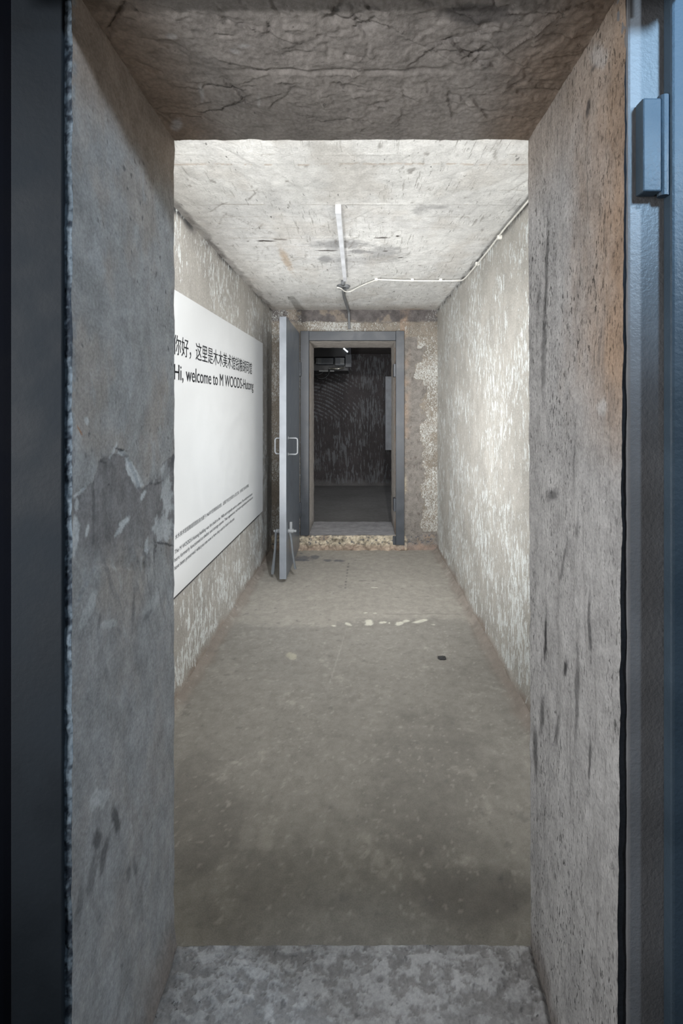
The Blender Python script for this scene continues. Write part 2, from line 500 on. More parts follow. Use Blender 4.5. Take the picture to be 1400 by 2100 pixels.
def ceil_c(P, A, B):
    px, py = photo(P)
    n1 = fbm(P, 1.3, 5, 21, 0.6); n2 = fbm(P, (9, 5, 5), 5, 22, 0.6); n3 = fbm(P, 26, 4, 23, 0.6)
    C = np.ones(P.shape, np.float32) * np.array((0.70, 0.70, 0.685), np.float32)
    C = mixc(C, (0.55, 0.55, 0.55), sst(-0.1, 0.3, n1) * 0.6)
    C = C * (1 + 0.12 * n1 + 0.22 * n2 + 0.14 * n3)[..., None]
    k = P[..., 1] / PL
    j = np.abs(k - np.floor(k) - 0.5)
    C = mixc(C, (0.40, 0.37, 0.33), sst(0.46, 0.5, j) * sst(0.0, 0.35, n2 + n1) * 0.8)
    for cx, cy, rx, ry, a, s in ((700, 502, 55, 9, 0, .8), (790, 520, 35, 14, 0, .7), (745, 535, 70, 7, 0, .4), (665, 532, 14, 8, 0, .9), (735, 516, 22, 4, 0, .9), (860, 430, 16, 10, -20, .6), (895, 425, 20, 4, 0, .5)):
        C = mixc(C, (0.30, 0.30, 0.305), blob(px, py, n3 * 2 + n2, cx, cy, rx, ry, a, 0.5) * s)
    C = mixc(C, (0.42, 0.29, 0.17), blob(px, py, n3 * 2, 586, 532, 24, 7, 62, 0.6) * 0.6)
    C = mixc(C, (0.45, 0.27, 0.15), blob(px, py, n3 * 2, 845, 636, 24, 3, 0, 0.6) * 0.6)
    for cx, cy, rx, ry, a in ((545, 494, 20, 1.6, 0), (575, 491, 15, 1.4, 4), (783, 488, 16, 1.2, -2), (815, 485, 4, 1.5, 0), (670, 514, 20, 1, 0), (790, 515, 5, .8, 0), (820, 529, 5, 1, 0)):
        C = mixc(C, (0.06, 0.05, 0.045), blob(px, py, n3 * 1.6, cx, cy, rx, ry, a, 0.3) * 0.95)
    C = mixc(C, (0.2, 0.185, 0.17), sst(0.42, 0.5, fbm(P, (26, 11, 11), 3, 41)) * 0.6)
    C = mixc(C, (0.22, 0.20, 0.18), ch_edge * sst(-0.25, 0.25, n2 + n1) * 0.6)  # relief shade of the facet edges, painted in
    # dark gaps and broken, darker edges against the walls, put in as colour
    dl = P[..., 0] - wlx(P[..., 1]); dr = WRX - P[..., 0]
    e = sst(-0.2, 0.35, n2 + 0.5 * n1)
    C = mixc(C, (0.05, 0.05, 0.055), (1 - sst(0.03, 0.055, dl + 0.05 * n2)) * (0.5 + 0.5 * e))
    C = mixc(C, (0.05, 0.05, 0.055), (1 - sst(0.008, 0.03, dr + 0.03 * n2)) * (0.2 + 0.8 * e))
    jd = np.abs(P[..., 1] - 1.94 - 0.02 * n1)
    C = mixc(C, (0.36, 0.24, 0.15), (1 - sst(0.0, 0.010, jd)) * sst(-0.05, 0.15, n2 + n3) * 0.6)
    C = mixc(C, (0.50, 0.47, 0.43), sst(0.0, 0.3, fbm(P, (3, 2.2, 3), 4, 44, 0.6)) * 0.4)
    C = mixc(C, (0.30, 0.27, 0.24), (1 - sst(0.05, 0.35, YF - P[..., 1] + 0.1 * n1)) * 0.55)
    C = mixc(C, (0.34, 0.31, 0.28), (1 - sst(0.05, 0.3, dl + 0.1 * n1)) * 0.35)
    return C


sf = Surf()
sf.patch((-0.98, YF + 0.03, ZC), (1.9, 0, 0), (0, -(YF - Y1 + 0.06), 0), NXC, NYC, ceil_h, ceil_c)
# _ch was laid out over the same grid
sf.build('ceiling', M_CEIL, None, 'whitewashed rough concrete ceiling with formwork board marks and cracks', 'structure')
sf = Surf()
sf.patch((-2.2, YE + 0.03, 2.40), (4.4, 0, 0), (0, -(YE - YG + 0.06), 0), 80, 60, lambda P, A, B: 0.006 * fbm(P, 4, 4), lambda P, A, B: np.ones(P.shape) * np.array((0.16, 0.145, 0.14)) * (1 + 0.3 * fbm(P, 5, 4))[..., None])
sf.build('ceiling_beyond', M_SOFFIT, None, 'dark concrete ceiling of the room beyond the far doorway', 'structure')


# ------------------------------------------------------------------ side walls
def wall_c(P, A, B, seed, base):
    n1 = fbm(P, 1.1, 4, seed, 0.6); n2 = fbm(P, 5, 5, seed + 3, 0.6)
    C = np.ones(P.shape, np.float32) * np.array(base, np.float32)
    C = C * (1 + 0.12 * n1 + 0.10 * n2)[..., None]
    low = 1 - sst(0.01, 0.09, P[..., 2] + 0.08 * n2)
    C = mixc(C, (0.25, 0.20, 0.165), low * 0.8)
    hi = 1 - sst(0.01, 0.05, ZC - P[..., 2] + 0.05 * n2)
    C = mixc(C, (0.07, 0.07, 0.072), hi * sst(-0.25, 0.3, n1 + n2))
    return C


def wall_m(P, A, B):
    low = 1 - sst(0.0, 0.08, P[..., 2] + 0.05 * fbm(P, 8, 3, 5))
    return -0.25 * low + 0.05 * sst(1.2, 0.2, P[..., 2]) * (1 - low)


def wall_h(P, A, B): return 0.006 * fbm(P, 1.5, 4, 31) + 0.0025 * fbm(P, (14, 14, 5), 3, 33) + 0.008 * (1 - sst(0.0, 0.08, P[..., 2] + 0.04 * fbm(P, 9, 3, 4)))


sf = Surf()
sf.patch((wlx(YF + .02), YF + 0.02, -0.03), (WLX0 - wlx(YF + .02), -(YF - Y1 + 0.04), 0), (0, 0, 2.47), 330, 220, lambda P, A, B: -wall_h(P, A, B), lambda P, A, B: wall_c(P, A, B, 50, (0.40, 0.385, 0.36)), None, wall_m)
# flip so that the normal faces into the corridor
sf.f[-1] = sf.f[-1][:, ::-1]
sf.build('wall_left', M_WALL, None, 'beige scraped plaster wall behind the white text board', 'structure')

sf = Surf()
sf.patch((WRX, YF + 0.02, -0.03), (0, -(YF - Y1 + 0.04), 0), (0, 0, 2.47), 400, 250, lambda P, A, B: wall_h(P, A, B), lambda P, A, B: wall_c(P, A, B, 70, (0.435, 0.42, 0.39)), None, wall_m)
sf.build('wall_right', M_WALL, None, 'beige plaster wall with pale trowel scrapes running up the right of the corridor', 'structure')


# ------------------------------------------------------------------ far wall with the second doorway
def far_warp(P):
    e = np.zeros(P.shape, np.float32)
    k = 0.006
    e[..., 0] = k * fbm(P, 9, 4, 61); e[..., 1] = 0.5 * k * fbm(P, 11, 4, 62); e[..., 2] = k * fbm(P, 9, 4, 63)
    return e


def far_c(P, A, B):
    px, py = photo(P)
    n1 = fbm(P, 2.2, 5, 81, 0.6); n2 = fbm(P, 9, 5, 82, 0.6); n3 = fbm(P, 34, 4, 83, 0.65)
    C = np.ones(P.shape, np.float32) * np.array((0.19, 0.176, 0.162), np.float32)
    C = C * (1 + 0.10 * n1 + 0.14 * n2 + 0.2 * n3)[..., None]
    C = mixc(C, (0.09, 0.075, 0.065), sst(0.3, 0.42, fbm(P, (40, 40, 26), 3, 88)) * 0.6)
    scr = far_m(P, A, B) > -0.2
    C = np.where(scr[..., None], np.array((0.21, 0.185, 0.155), np.float32) * (1 + 0.3 * n2 + 0.2 * n3)[..., None], C)
    top = 1 - sst(657, 662, py + 5 * n2)
    C = mixc(C, np.array((0.115, 0.105, 0.105)) * (1 + 0.7 * n2[..., None]), top * 0.9)
    C = mixc(C, (0.24, 0.205, 0.17), top * sst(0.05, 0.2, n1 + 0.7 * n2) * 0.8)
    rust = (1 - sst(829, 846, px + 8 * n2)) * (px > 820) * (py < 960)
    C = mixc(C, (0.31, 0.225, 0.165), rust * sst(-0.3, 0.2, n2 + n1) * 0.6)
    low = sst(1094, 1100, py + 3 * n2)
    C = mixc(C, np.array((0.46, 0.41, 0.32)) * (1 + 0.8 * n2[..., None] + 0.9 * n3[..., None]), low * (1 - sst(815, 835, px)))
    C = mixc(C, (0.24, 0.19, 0.15), low * sst(0.05, 0.25, n2 + 0.3 * n1) * 0.8)
    C = mixc(C, (0.08, 0.085, 0.1), low * sst(0.12, 0.2, fbm(P, (24, 24, 44), 4, 90, 0.65) + 0.1 * n2) * (py < 1116) * 0.9)
    C = mixc(C, (0.27, 0.2, 0.165), sst(1112, 1122, py + 5 * n2) * 0.6)
    ed = (px > 829) * (1 - sst(829, 838, px + 6 * n2)) * sst(960, 1000, py)
    C = mixc(C, (0.5, 0.44, 0.33), ed * sst(-0.1, 0.2, n2) * 0.8)
    return C


def far_m(P, A, B):
    px, py = photo(P)
    n2 = fbm(P, 7, 4, 82, 0.6)
    m = np.full(px.shape, -0.4, np.float32)
    r = px + 26 * n2
    m = np.where((r > 866) & (py > 640), 0.02, m)
    m = np.where((r > 884 - 30 * sst(700, 760, py)) & (py < 780), 0.03, m)
    m = np.where((px > 855) & (py > 662) & (py < 720 + 30 * n2), 0.05, m)
    m = np.where((py > 660 + 8 * n2) & (py < 690) & (px > 600), 0.03, m)
    m = np.where(px < 618, 0.0, m)
    m = np.where(py > 1090, -0.4, m)
    return m


def far_h(P, A, B):
    px, py = photo(P)
    n2 = fbm(P, 7, 4, 82, 0.6)
    h = 0.006 * fbm(P, 3, 4, 66) + 0.003 * fbm(P, 25, 4, 67)
    h = h + 0.006 * sst(-0.3, 0.0, far_m(P, A, B))
    low = sst(1094, 1102, py + 3 * n2)
    h = h + low * (0.015 + 0.045 * fbm(P, 18, 4, 68)) * (px < 835)
    return h


def out_far(c):
    return ~((c[:, 0] > FXL) & (c[:, 0] < FXR) & (c[:, 2] > FZS) & (c[:, 2] < FZT))


def grid_face(sf, y, x0, x1, z0, z1, hx0, hx1, hz0, hz1, step, flip, **kw):
    """a wall face with a rectangular hole, in eight patches so that the hole's edges stay on grid lines"""
    xs = [x0, hx0, hx1, x1]; zs = [z0, hz0, hz1, z1]
    for i in range(3):
        for j in range(3):
            if i == 1 and j == 1: continue
            w_, h_ = xs[i + 1] - xs[i], zs[j + 1] - zs[j]
            if w_ <= 1e-6 or h_ <= 1e-6: continue
            nu, nv = max(1, round(w_ / step)), max(1, round(h_ / step))
            if flip: sf.patch((xs[i + 1], y, zs[j]), (-w_, 0, 0), (0, 0, h_), nu, nv, **kw)
            else: sf.patch((xs[i], y, zs[j]), (w_, 0, 0), (0, 0, h_), nu, nv, **kw)


def far_reveal_c(P, A, B):
    n2 = fbm(P, 9, 5, 85, 0.6); n1 = fbm(P, 2, 3, 86)
    C = np.ones(P.shape, np.float32) * np.array((0.52, 0.49, 0.46), np.float32) * (1 + 0.2 * n2)[..., None]
    ed = 1 - sst(0.02, 0.13, P[..., 1] - YF + 0.1 * n2)
    C = mixc(C, (0.47, 0.28, 0.15), ed * (P[..., 2] < 2.05) * sst(-0.2, 0.2, n1 + 0.1) * 0.8)
    C = mixc(C, (0.12, 0.11, 0.11), (1 - sst(0.0, 0.12, P[..., 2] - FZS + 0.08 * n2)) * 0.6)
    return C


sf = Surf()
kw = dict(h=far_h, col=far_c, warp=far_warp, mask=far_m)
grid_face(sf, YF, -0.93, 0.85, -0.03, 2.47, FXL, FXR, FZS, FZT, 0.0075, False, **kw)
# pieces whose marks are scrapes get the clawed plaster
for k in range(len(sf.f)):
    mm = np.concatenate(sf.m)
    sf.mi[k] = np.where(mm[sf.f[k]].mean(axis=1) > -0.2, 1, 0).astype(np.int32)
dep = YG - YF
rv = dict(h=lambda P, A, B: 0.003 * fbm(P, 14, 4, 69), col=far_reveal_c, warp=far_warp, mi=2)
sf.patch((FXL, YF, FZS), (0, dep, 0), (0, 0, FZT - FZS), 40, 170, **rv)
sf.f[-1] = sf.f[-1][:, ::-1]
sf.patch((FXR, YF, FZS), (0, dep, 0), (0, 0, FZT - FZS), 40, 170, **rv)
sf.patch((FXL, YF, FZT), (FXR - FXL, 0, 0), (0, dep, 0), 80, 40, **rv)
grid_face(sf, YG, -2.2, 2.2, -0.03, 2.47, FXL, FXR, FZS, FZT, 0.05, True, col=lambda P, A, B: np.ones(P.shape) * np.array((0.13, 0.12, 0.12)), mi=0)
wall_far = sf.build('wall_back', [M_FAR, M_FARSCR, M_SOFFIT], None, 'patched plaster wall around the far doorway with clawed white scrapes', 'structure')
sf = Surf()


def fsill_c(P, A, B):
    C = np.ones(P.shape, np.float32) * np.array((0.33, 0.33, 0.345), np.float32)
    return C * (1 + 0.2 * fbm(P, (4, 18, 4), 4, 91))[..., None]


sf.patch((FXL, YF, FZS), (FXR - FXL, 0, 0), (0, dep, 0), 80, 40, lambda P, A, B: 0.003 * fbm(P, 12, 3, 92), fsill_c, far_warp)
sf.build('threshold', M_SILL, wall_far)


# dark room beyond
def dark_c(P, A, B):
    n1 = fbm(P, 1.2, 4, 101)
    C = np.ones(P.shape, np.float32) * np.array((0.10, 0.09, 0.092), np.float32) * (1 + 0.25 * n1)[..., None]
    return mixc(C, (0.22, 0.215, 0.215), (1 - sst(0.03, 0.14, P[..., 2] + 0.1 * fbm(P, 7, 4, 7))) * 0.8)


def dark_m(P, A, B):
    """curved comb strokes at the upper left, upright ones elsewhere"""
    x, z = P[..., 0], P[..., 2]
    r = np.sqrt((x + 1.0) ** 2 + (z - 0.55) ** 2)
    comb = 0.5 + 0.5 * np.sin(r * 95 + 2.5 * fbm(P, 2.5, 3, 8))
    reg = sst(0.05, -0.25, x + 0.25 * fbm(P, 2, 3, 9)) * sst(1.15, 1.4, z)
    return reg * (0.34 * comb - 0.24) - 0.3 * (1 - sst(0, 0.06, z))


sf = Surf()
sf.patch((-2.2, YE, -0.03), (4.4, 0, 0), (0, 0, 2.47), 440, 245, lambda P, A, B: 0.006 * fbm(P, 3, 4), dark_c, None, dark_m)
sf.build('wall_far', M_DARK, None, 'dark plaster wall with pale brush strokes at the end of the dark room', 'structure')
for side, x, d in (('wall_left_beyond', -2.15, 1), ('wall_right_beyond', 2.15, -1)):
    sf = Surf()
    sf.patch((x, YG if d < 0 else YE, -0.03), (0, (YE - YG) * (-d if d > 0 else 1), 0), (0, 0, 2.47), 60, 50, None, dark_c, None, lambda P, A, B: np.zeros(A.shape))
    sf.f[-1] = sf.f[-1][:, ::-1]
    sf.build(side, M_DARK, None, 'dark plaster side wall of the room beyond the far doorway', 'structure')


# ------------------------------------------------------------------ near wall with the first doorway
def near_warp(P):
    e = np.zeros(P.shape, np.float32)
    e[..., 0] = 0.0035 * fbm(P, 16, 4, 111); e[..., 1] = 0.003 * fbm(P, 18, 4, 112); e[..., 2] = 0.0045 * fbm(P, 18, 4, 113) + 0.002 * fbm(P, 70, 2, 114)
    t = np.clip((P[..., 1] - Y0) / (Y1 - Y0), 0, 1)
    b = np.clip((ZT - P[..., 2]) / (ZT - ZS), 0, 1)
    lw = sst(0.10, 0.42, -P[..., 0]); rw = sst(0.10, 0.40, P[..., 0])
    e[..., 0] += lw * 0.0085 * (1 - t) + rw * (-0.004 * (1 - t) - 0.016 * b * (1 - t) + 0.006 * b * t)
    return e


def taper(A, B, su, sv, d=0.010):
    """fades relief out at a patch's borders so that neighbouring patches meet"""
    return sst(0, d / su, A) * sst(0, d / su, 1 - A) * sst(0, d / sv, B) * sst(0, d / sv, 1 - B)


def lj_c(P, A, B):
    px, py = photo(P)
    n1 = fbm(P, 3, 5, 121, 0.6); n2 = fbm(P, (14, 14, 9), 5, 122, 0.6); n3 = fbm(P, 50, 4, 123, 0.65)
    st = fbm(P, (30, 30, 4), 4, 124, 0.6)
    C = np.ones(P.shape, np.float32) * np.array((0.32, 0.325, 0.328), np.float32)
    C = C * (1 + 0.14 * n1 + 0.10 * n2 + 0.09 * n3 + 0.10 * st)[..., None]
    C = mixc(C, np.array((0.345, 0.315, 0.29)), sst(-0.1, 0.25, fbm(P, (7, 7, 4), 4, 126, 0.6)) * 0.7)
    C = mixc(C, (0.40, 0.415, 0.43), sst(0.12, 0.3, fbm(P, (12, 12, 6), 5, 127, 0.65)) * 0.5)
    C = mixc(C, (0.10, 0.10, 0.105), sst(0.36, 0.44, fbm(P, (85, 85, 60), 2, 128)) * sst(-0.1, 0.2, n1) * 0.8)
    Pd = np.stack([P[..., 0], P[..., 1] + 0.45 * P[..., 2], P[..., 2]], -1)
    dg = fbm(Pd, (40, 45, 5), 4, 129, 0.65)
    C = mixc(C, (0.19, 0.19, 0.195), sst(0.12, 0.28, dg) * sst(900, 1000, py) * 0.55)
    C = mixc(C, (0.43, 0.44, 0.45), sst(0.2, 0.34, -dg) * sst(900, 1000, py) * 0.5)
    m = lj_patch(px, py, n2) * (1 - sst(1060, 1200, py + 120 * n2))
    C = mixc(C, np.array((0.205, 0.20, 0.205)) * (1 + 0.3 * n2 + 0.35 * n3 + 0.4 * st)[..., None], m * 0.85)
    d = sst(1180, 1330, py + 60 * n1)
    C = mixc(C, np.array((0.30, 0.305, 0.315)) * (1 + 0.3 * st + 0.2 * n3)[..., None], d * 0.6)
    for cx, cy, rx, ry, a, s in ((272, 972, 34, 7, 62, 1), (292, 1018, 15, 4, -60, 1), (342, 1000, 11, 60, -4, .8), (336, 1085, 20, 22, 0, .8), (158, 1008, 18, 5, -35, .9), (153, 1035, 5, 14, 8, .9),
                                 (144, 1100, 8, 40, 5, .8), (172, 1086, 4, 13, 15, .9), (254, 1068, 12, 6, -40, .9), (243, 1088, 4, 16, 35, .8), (168, 863, 4, 8, -15, .7), (225, 925, 3, 20, 25, .8),
                                 (245, 928, 10, 5, 10, .8), (299, 1120, 4, 18, 5, .8), (170, 1255, 7, 45, 25, .4), (215, 1280, 18, 10, -20, .4), (308, 1240, 12, 30, 30, .4), (195, 1640, 25, 16, -40, .5), (250, 640, 10, 9, 0, .25)):
        C = mixc(C, (0.52, 0.545, 0.56), blob(px, py, n2 * 2.2 + n3 * 2.6, cx, cy, rx, ry, a, 0.25) * s)
    for cx, cy, rx, ry, a, s in ((239, 921, 16, 2, 15, .9), (206, 947, 10, 1.6, 8, .8), (220, 994, 5, 2, 10, 1), (326, 990, 10, 2, -30, .8), (338, 1116, 22, 2, 12, .9), (345, 965, 8, 30, 20, .5), (186, 1040, 3, 60, 0, .6), (292, 1150, 5, 28, 3, .6),
                                 (315, 1130, 3, 26, 3, .6), (268, 1250, 3, 40, 3, .5), (195, 1275, 3, 18, 6, .5), (300, 1260, 4, 16, 35, .5), (190, 1720, 9, 20, 10, .8), (230, 1680, 8, 28, -8, .75), (205, 1760, 6, 40, 12, .7),
                                 (180, 1800, 8, 50, 10, .5), (258, 1790, 5, 22, 5, .5), (272, 1780, 4, 16, 0, .5), (152, 1860, 6, 50, 8, .4)):
        C = mixc(C, (0.085, 0.085, 0.09), blob(px, py, n2 * 1.3 + n3 * 2.2, cx, cy, rx, ry, a, 0.5) * s)
    C = mixc(C, (0.33, 0.15, 0.06), blob(px, py, n3 * 2, 152, 882, 10, 1.6, 55, 0.4) * 0.8)
    # foot of the reveal: bare brown render
    f = 1 - sst(0.0, 0.12, P[..., 2] - ZS + 0.07 * n2 - 0.02)
    C = mixc(C, (0.20, 0.165, 0.145), f * 0.75)
    up = sst(1.90, 2.02, P[..., 2] + 0.04 * n1)
    C = mixc(C, (0.31, 0.255, 0.215), up * 0.85)
    ne = 1 - sst(0.004, 0.014, P[..., 1] - Y0 + 0.012 * n2)
    C = mixc(C, (0.30, 0.31, 0.32), ne * sst(-0.1, 0.2, n3 + n2))
    return C


LJ = [(186, 997), (197, 947), (241, 923), (257, 936), (289, 1007), (325, 976), (351, 926), (366, 960), (360, 1099), (322, 1112), (268, 1164), (186, 1159), (142, 1260), (100, 1240), (110, 1030), (150, 1015)]


def lj_patch(px, py, n2):
    x, y = px + 16 * n2, py + 22 * n2
    ins = np.zeros(px.shape, bool)
    j = len(LJ) - 1
    for i in range(len(LJ)):
        (xi, yi), (xj, yj) = LJ[i], LJ[j]
        c = ((yi > y) != (yj > y)) & (x < (xj - xi) * (y - yi) / (yj - yi + 1e-9) + xi)
        ins ^= c
        j = i
    return ins.astype(np.float32)


def lj_h(P, A, B):
    px, py = photo(P)
    n2 = fbm(P, (14, 14, 9), 5, 122, 0.6)
    h = 0.002 * fbm(P, 6, 4, 131) + 0.0008 * fbm(P, (60, 60, 24), 3, 132)
    m = lj_patch(px, py, n2)
    h = h - m * (0.003 + 0.0015 * fbm(P, 40, 3, 133))
    h = h + 0.012 * (1 - sst(0.0, 0.10, P[..., 2] - ZS + 0.07 * n2)) * sst(0.8, 0.95, P[..., 1])
    return h * taper(A, B, 0.434, 1.945)


def rj_c(P, A, B):
    px, py = photo(P)
    n1 = fbm(P, 3, 5, 141, 0.6); n2 = fbm(P, (14, 14, 7), 5, 142, 0.6); n3 = fbm(P, 50, 4, 143, 0.65)
    st = fbm(P, (34, 34, 3), 4, 144, 0.6)
    C = np.ones(P.shape, np.float32) * np.array((0.375, 0.372, 0.37), np.float32)
    C = C * (1 + 0.13 * n1 + 0.12 * n2 + 0.12 * n3 + 0.18 * st)[..., None]
    warm = sst(1.30, 1.55, P[..., 2] + 0.1 * n1) * (1 - sst(0.05, 0.26, P[..., 1] - Y0 + 0.1 * n2))
    C = mixc(C, (0.34, 0.26, 0.20), warm * 0.7)
    C = mixc(C, (0.33, 0.22, 0.14), warm * (1 - sst(0.01, 0.08, P[..., 1] - Y0 + 0.07 * n2)) * 0.6)
    up = sst(1.85, 2.05, P[..., 2] + 0.05 * n1)
    C = mixc(C, (0.33, 0.27, 0.22), up * 0.6)
    for cx, cy, rx, ry, a, s in ((1118, 1310, 3, 45, 2, 1), (1166, 1370, 4, 16, 8, 1), (1120, 560, 3, 110, 2, .7), (1190, 1420, 4, 110, 1, .6), (1220, 1290, 3, 60, -2, .7), (1219, 1560, 3, 60, 0, .8), (1116, 720, 5, 90, 0, .5),
                                 (1133, 1015, 12, 12, 30, .7), (1210, 220, 4, 16, 5, .8), (1222, 142, 14, 5, -50, .7), (1110, 1470, 4, 40, 3, .7), (1145, 1500, 5, 30, 6, .6), (1160, 1150, 3, 40, 10, .6), (1095, 1540, 4, 50, 0, .7),
                                 (1103, 620, 3, 40, 3, .5), (1180, 940, 3, 40, 3, .4), (1240, 700, 3, 60, 3, .4), (1190, 1080, 4, 30, 4, .5)):
        C = mixc(C, (0.05, 0.05, 0.052), blob(px, py, n2 * 1.8 + n3 * 2.4, cx, cy, rx, ry, a, 0.6) * s)
    C = mixc(C, (0.48, 0.48, 0.48), blob(px, py, n3 * 2, 1230, 115, 18, 22, 0, 0.5) * 0.5)
    C = mixc(C, (0.55, 0.55, 0.55), blob(px, py, n3 * 2, 1245, 835, 12, 16, 0, 0.5) * 0.6)
    f = 1 - sst(0.0, 0.10, P[..., 2] - ZS + 0.06 * n2)
    C = mixc(C, (0.17, 0.145, 0.13), f * 0.75)
    return C


def rj_h(P, A, B):
    px, py = photo(P)
    h = 0.0025 * fbm(P, 5, 4, 151) + 0.0018 * fbm(P, (50, 50, 7), 4, 152)
    st = fbm(P, (34, 34, 3), 4, 144, 0.6)
    return -(h + 0.003 * st) * taper(A, B, 0.434, 1.945)


NSU, NSV = 300, 150
_sc = chips((NSV + 1, NSU + 1), 110, 0.857, 0.434, 0.03, 0.17, 0.012, 0.05, 0.0052, 3, (0.55, -0.5, 0.1, 1.3, 2.3, 3.2)) \
    + chips((NSV + 1, NSU + 1), 260, 0.857, 0.434, 0.01, 0.05, 0.005, 0.02, 0.0036, 4, (0.3, -0.3, 0.1, 1.4, 3.1))


so_edge = edge_shade(_sc, 0.0028, 0.0018, 0.0036)


def so_h(P, A, B):
    px, py = photo(P)
    fl = sst(0.02, 0.10, Y1 - P[..., 1])
    crack = 0.005 * (1 - sst(0.0, 0.012, np.abs(P[..., 1] - 0.93 - 0.02 * fbm(P, 7, 3, 161)))) * sst(0.25, 0.15, np.abs(P[..., 0] + 0.02))
    return (_sc * (0.25 + 0.75 * fl) + 0.003 * fbm(P, 9, 4, 162) + crack + 0.001 * fbm(P, (20, 90, 20), 3, 163)) * taper(A, B, 0.857, 0.434, 0.006)


def so_c(P, A, B):
    px, py = photo(P)
    n1 = fbm(P, 4, 4, 171, 0.6); n2 = fbm(P, 16, 4, 172, 0.6); n3 = fbm(P, 60, 3, 173)
    C = np.ones(P.shape, np.float32) * np.array((0.275, 0.255, 0.24), np.float32) * (1 + 0.14 * n1 + 0.14 * n2 + 0.1 * n3)[..., None]
    C = mixc(C, (0.07, 0.06, 0.055), so_edge * (0.25 + 0.75 * sst(0.02, 0.10, Y1 - P[..., 1])) * 0.6)  # facet edges darkened in colour to carry their shade
    C = mixc(C, (0.36, 0.34, 0.33), sst(0.0035, 0.007, _sc) * 0.35)
    d = np.minimum(P[..., 0] - XL, XR - P[..., 0])
    C = mixc(C, (0.21, 0.15, 0.105), (1 - sst(0.0, 0.17, d + 0.06 * n1)) * 0.7)
    C = mixc(C, (0.09, 0.085, 0.085), blob(px, py, n2 * 1.5, 980, 30, 80, 22, 0, 0.3) * 0.75)
    C = mixc(C, (0.07, 0.065, 0.065), (1 - sst(0.0, 0.012, P[..., 1] - Y0 - 0.008 * n2)) * 0.7)
    for cx, cy, rx, ry, a in ((362, 258, 9, 12, 20), (410, 190, 4, 16, -8), (480, 105, 10, 4, 15), (345, 75, 10, 5, 0), (530, 205, 3, 14, 0), (500, 95, 14, 3, 0)):
        C = mixc(C, (0.42, 0.41, 0.41), blob(px, py, n3 * 2 + n2, cx, cy, rx, ry, a, 0.5) * 0.6)
    return C


def si_c(P, A, B):
    px, py = photo(P)
    n1 = fbm(P, 5, 4, 181, 0.6); n2 = fbm(P, (28, 40, 28), 5, 182, 0.65); n3 = fbm(P, 60, 4, 183, 0.65)
    C = np.ones(P.shape, np.float32) * np.array((0.33, 0.33, 0.335), np.float32) * (1 + 0.15 * n1 + 0.12 * n3)[..., None]
    sc = sst(0.02, 0.07, n2 + 0.3 * n3) * sst(0.97, 1.06, P[..., 1] + 0.05 * n1)
    C = mixc(C, (0.21, 0.205, 0.205), sc * 0.75)
    C = mixc(C, (0.42, 0.425, 0.435), sst(0.03, 0.1, -n2 + 0.3 * n3) * sst(0.95, 1.05, P[..., 1]) * 0.6)
    C = mixc(C, (0.10, 0.10, 0.105), sst(0.34, 0.44, fbm(P, 70, 3, 184)) * 0.6)
    C = mixc(C, (0.13, 0.125, 0.125), (1 - sst(0.0, 0.05, P[..., 0] - XL + 0.04 * n2)) * 0.6)
    return C


def si_h(P, A, B):
    n2 = fbm(P, (28, 40, 28), 5, 182, 0.65); n3 = fbm(P, 60, 4, 183, 0.65)
    sc = sst(0.02, 0.07, n2 + 0.3 * n3) * sst(0.97, 1.06, P[..., 1])
    d = np.minimum(P[..., 0] - XL, XR - P[..., 0])
    t = taper(A, B, 0.857, 0.434)
    return (0.003 * fbm(P, 7, 4, 185) - 0.002 * sc) * np.where(B > 1.5, 1, t) + 0.008 * (1 - sst(0.0, 0.05, d + 0.02 * n2)) * t


H, D_ = ZT - ZS, Y1 - Y0
sf = Surf()
sf.patch((XL, Y0, ZS), (0, D_, 0), (0, 0, H), 150, 620, lj_h, lj_c, near_warp, None, None, 0)
sf.f[-1] = sf.f[-1][:, ::-1]
sf.patch((XR, Y0, ZS), (0, D_, 0), (0, 0, H), 150, 620, rj_h, rj_c, near_warp, None, None, 1)
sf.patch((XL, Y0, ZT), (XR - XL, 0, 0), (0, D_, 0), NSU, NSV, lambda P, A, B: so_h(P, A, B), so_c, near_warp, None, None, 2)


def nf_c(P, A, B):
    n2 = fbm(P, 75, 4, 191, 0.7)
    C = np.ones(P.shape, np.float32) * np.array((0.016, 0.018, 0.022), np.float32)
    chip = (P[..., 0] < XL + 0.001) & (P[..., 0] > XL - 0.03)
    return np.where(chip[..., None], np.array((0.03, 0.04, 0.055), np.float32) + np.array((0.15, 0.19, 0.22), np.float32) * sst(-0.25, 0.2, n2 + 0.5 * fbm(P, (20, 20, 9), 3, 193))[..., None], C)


def nf_h(P, A, B):
    chip = (P[..., 0] < XL + 0.001) & (P[..., 0] > XL - 0.03)
    return np.where(chip, 0.0025 * fbm(P, 90, 3, 192), 0)


# outer face: a chipped plaster strip beside the left reveal, gap shade painted black elsewhere, wall darkened as if unlit behind the frame
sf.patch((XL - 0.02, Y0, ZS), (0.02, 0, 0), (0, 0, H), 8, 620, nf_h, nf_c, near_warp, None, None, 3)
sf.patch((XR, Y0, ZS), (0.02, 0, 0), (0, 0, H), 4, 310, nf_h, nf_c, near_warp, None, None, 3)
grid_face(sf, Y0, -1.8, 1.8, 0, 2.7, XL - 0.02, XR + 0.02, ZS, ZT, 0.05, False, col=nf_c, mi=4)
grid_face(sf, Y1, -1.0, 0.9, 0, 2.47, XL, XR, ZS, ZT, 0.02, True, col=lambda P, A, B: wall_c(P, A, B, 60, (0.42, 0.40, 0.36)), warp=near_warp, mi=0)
wall_near = sf.build('wall_front', [M_JAMB_L, M_JAMB_R, M_SOFFIT, M_JAMB_L, M_BACKDARK], None, 'thick rough concrete wall around the near doorway', 'structure')
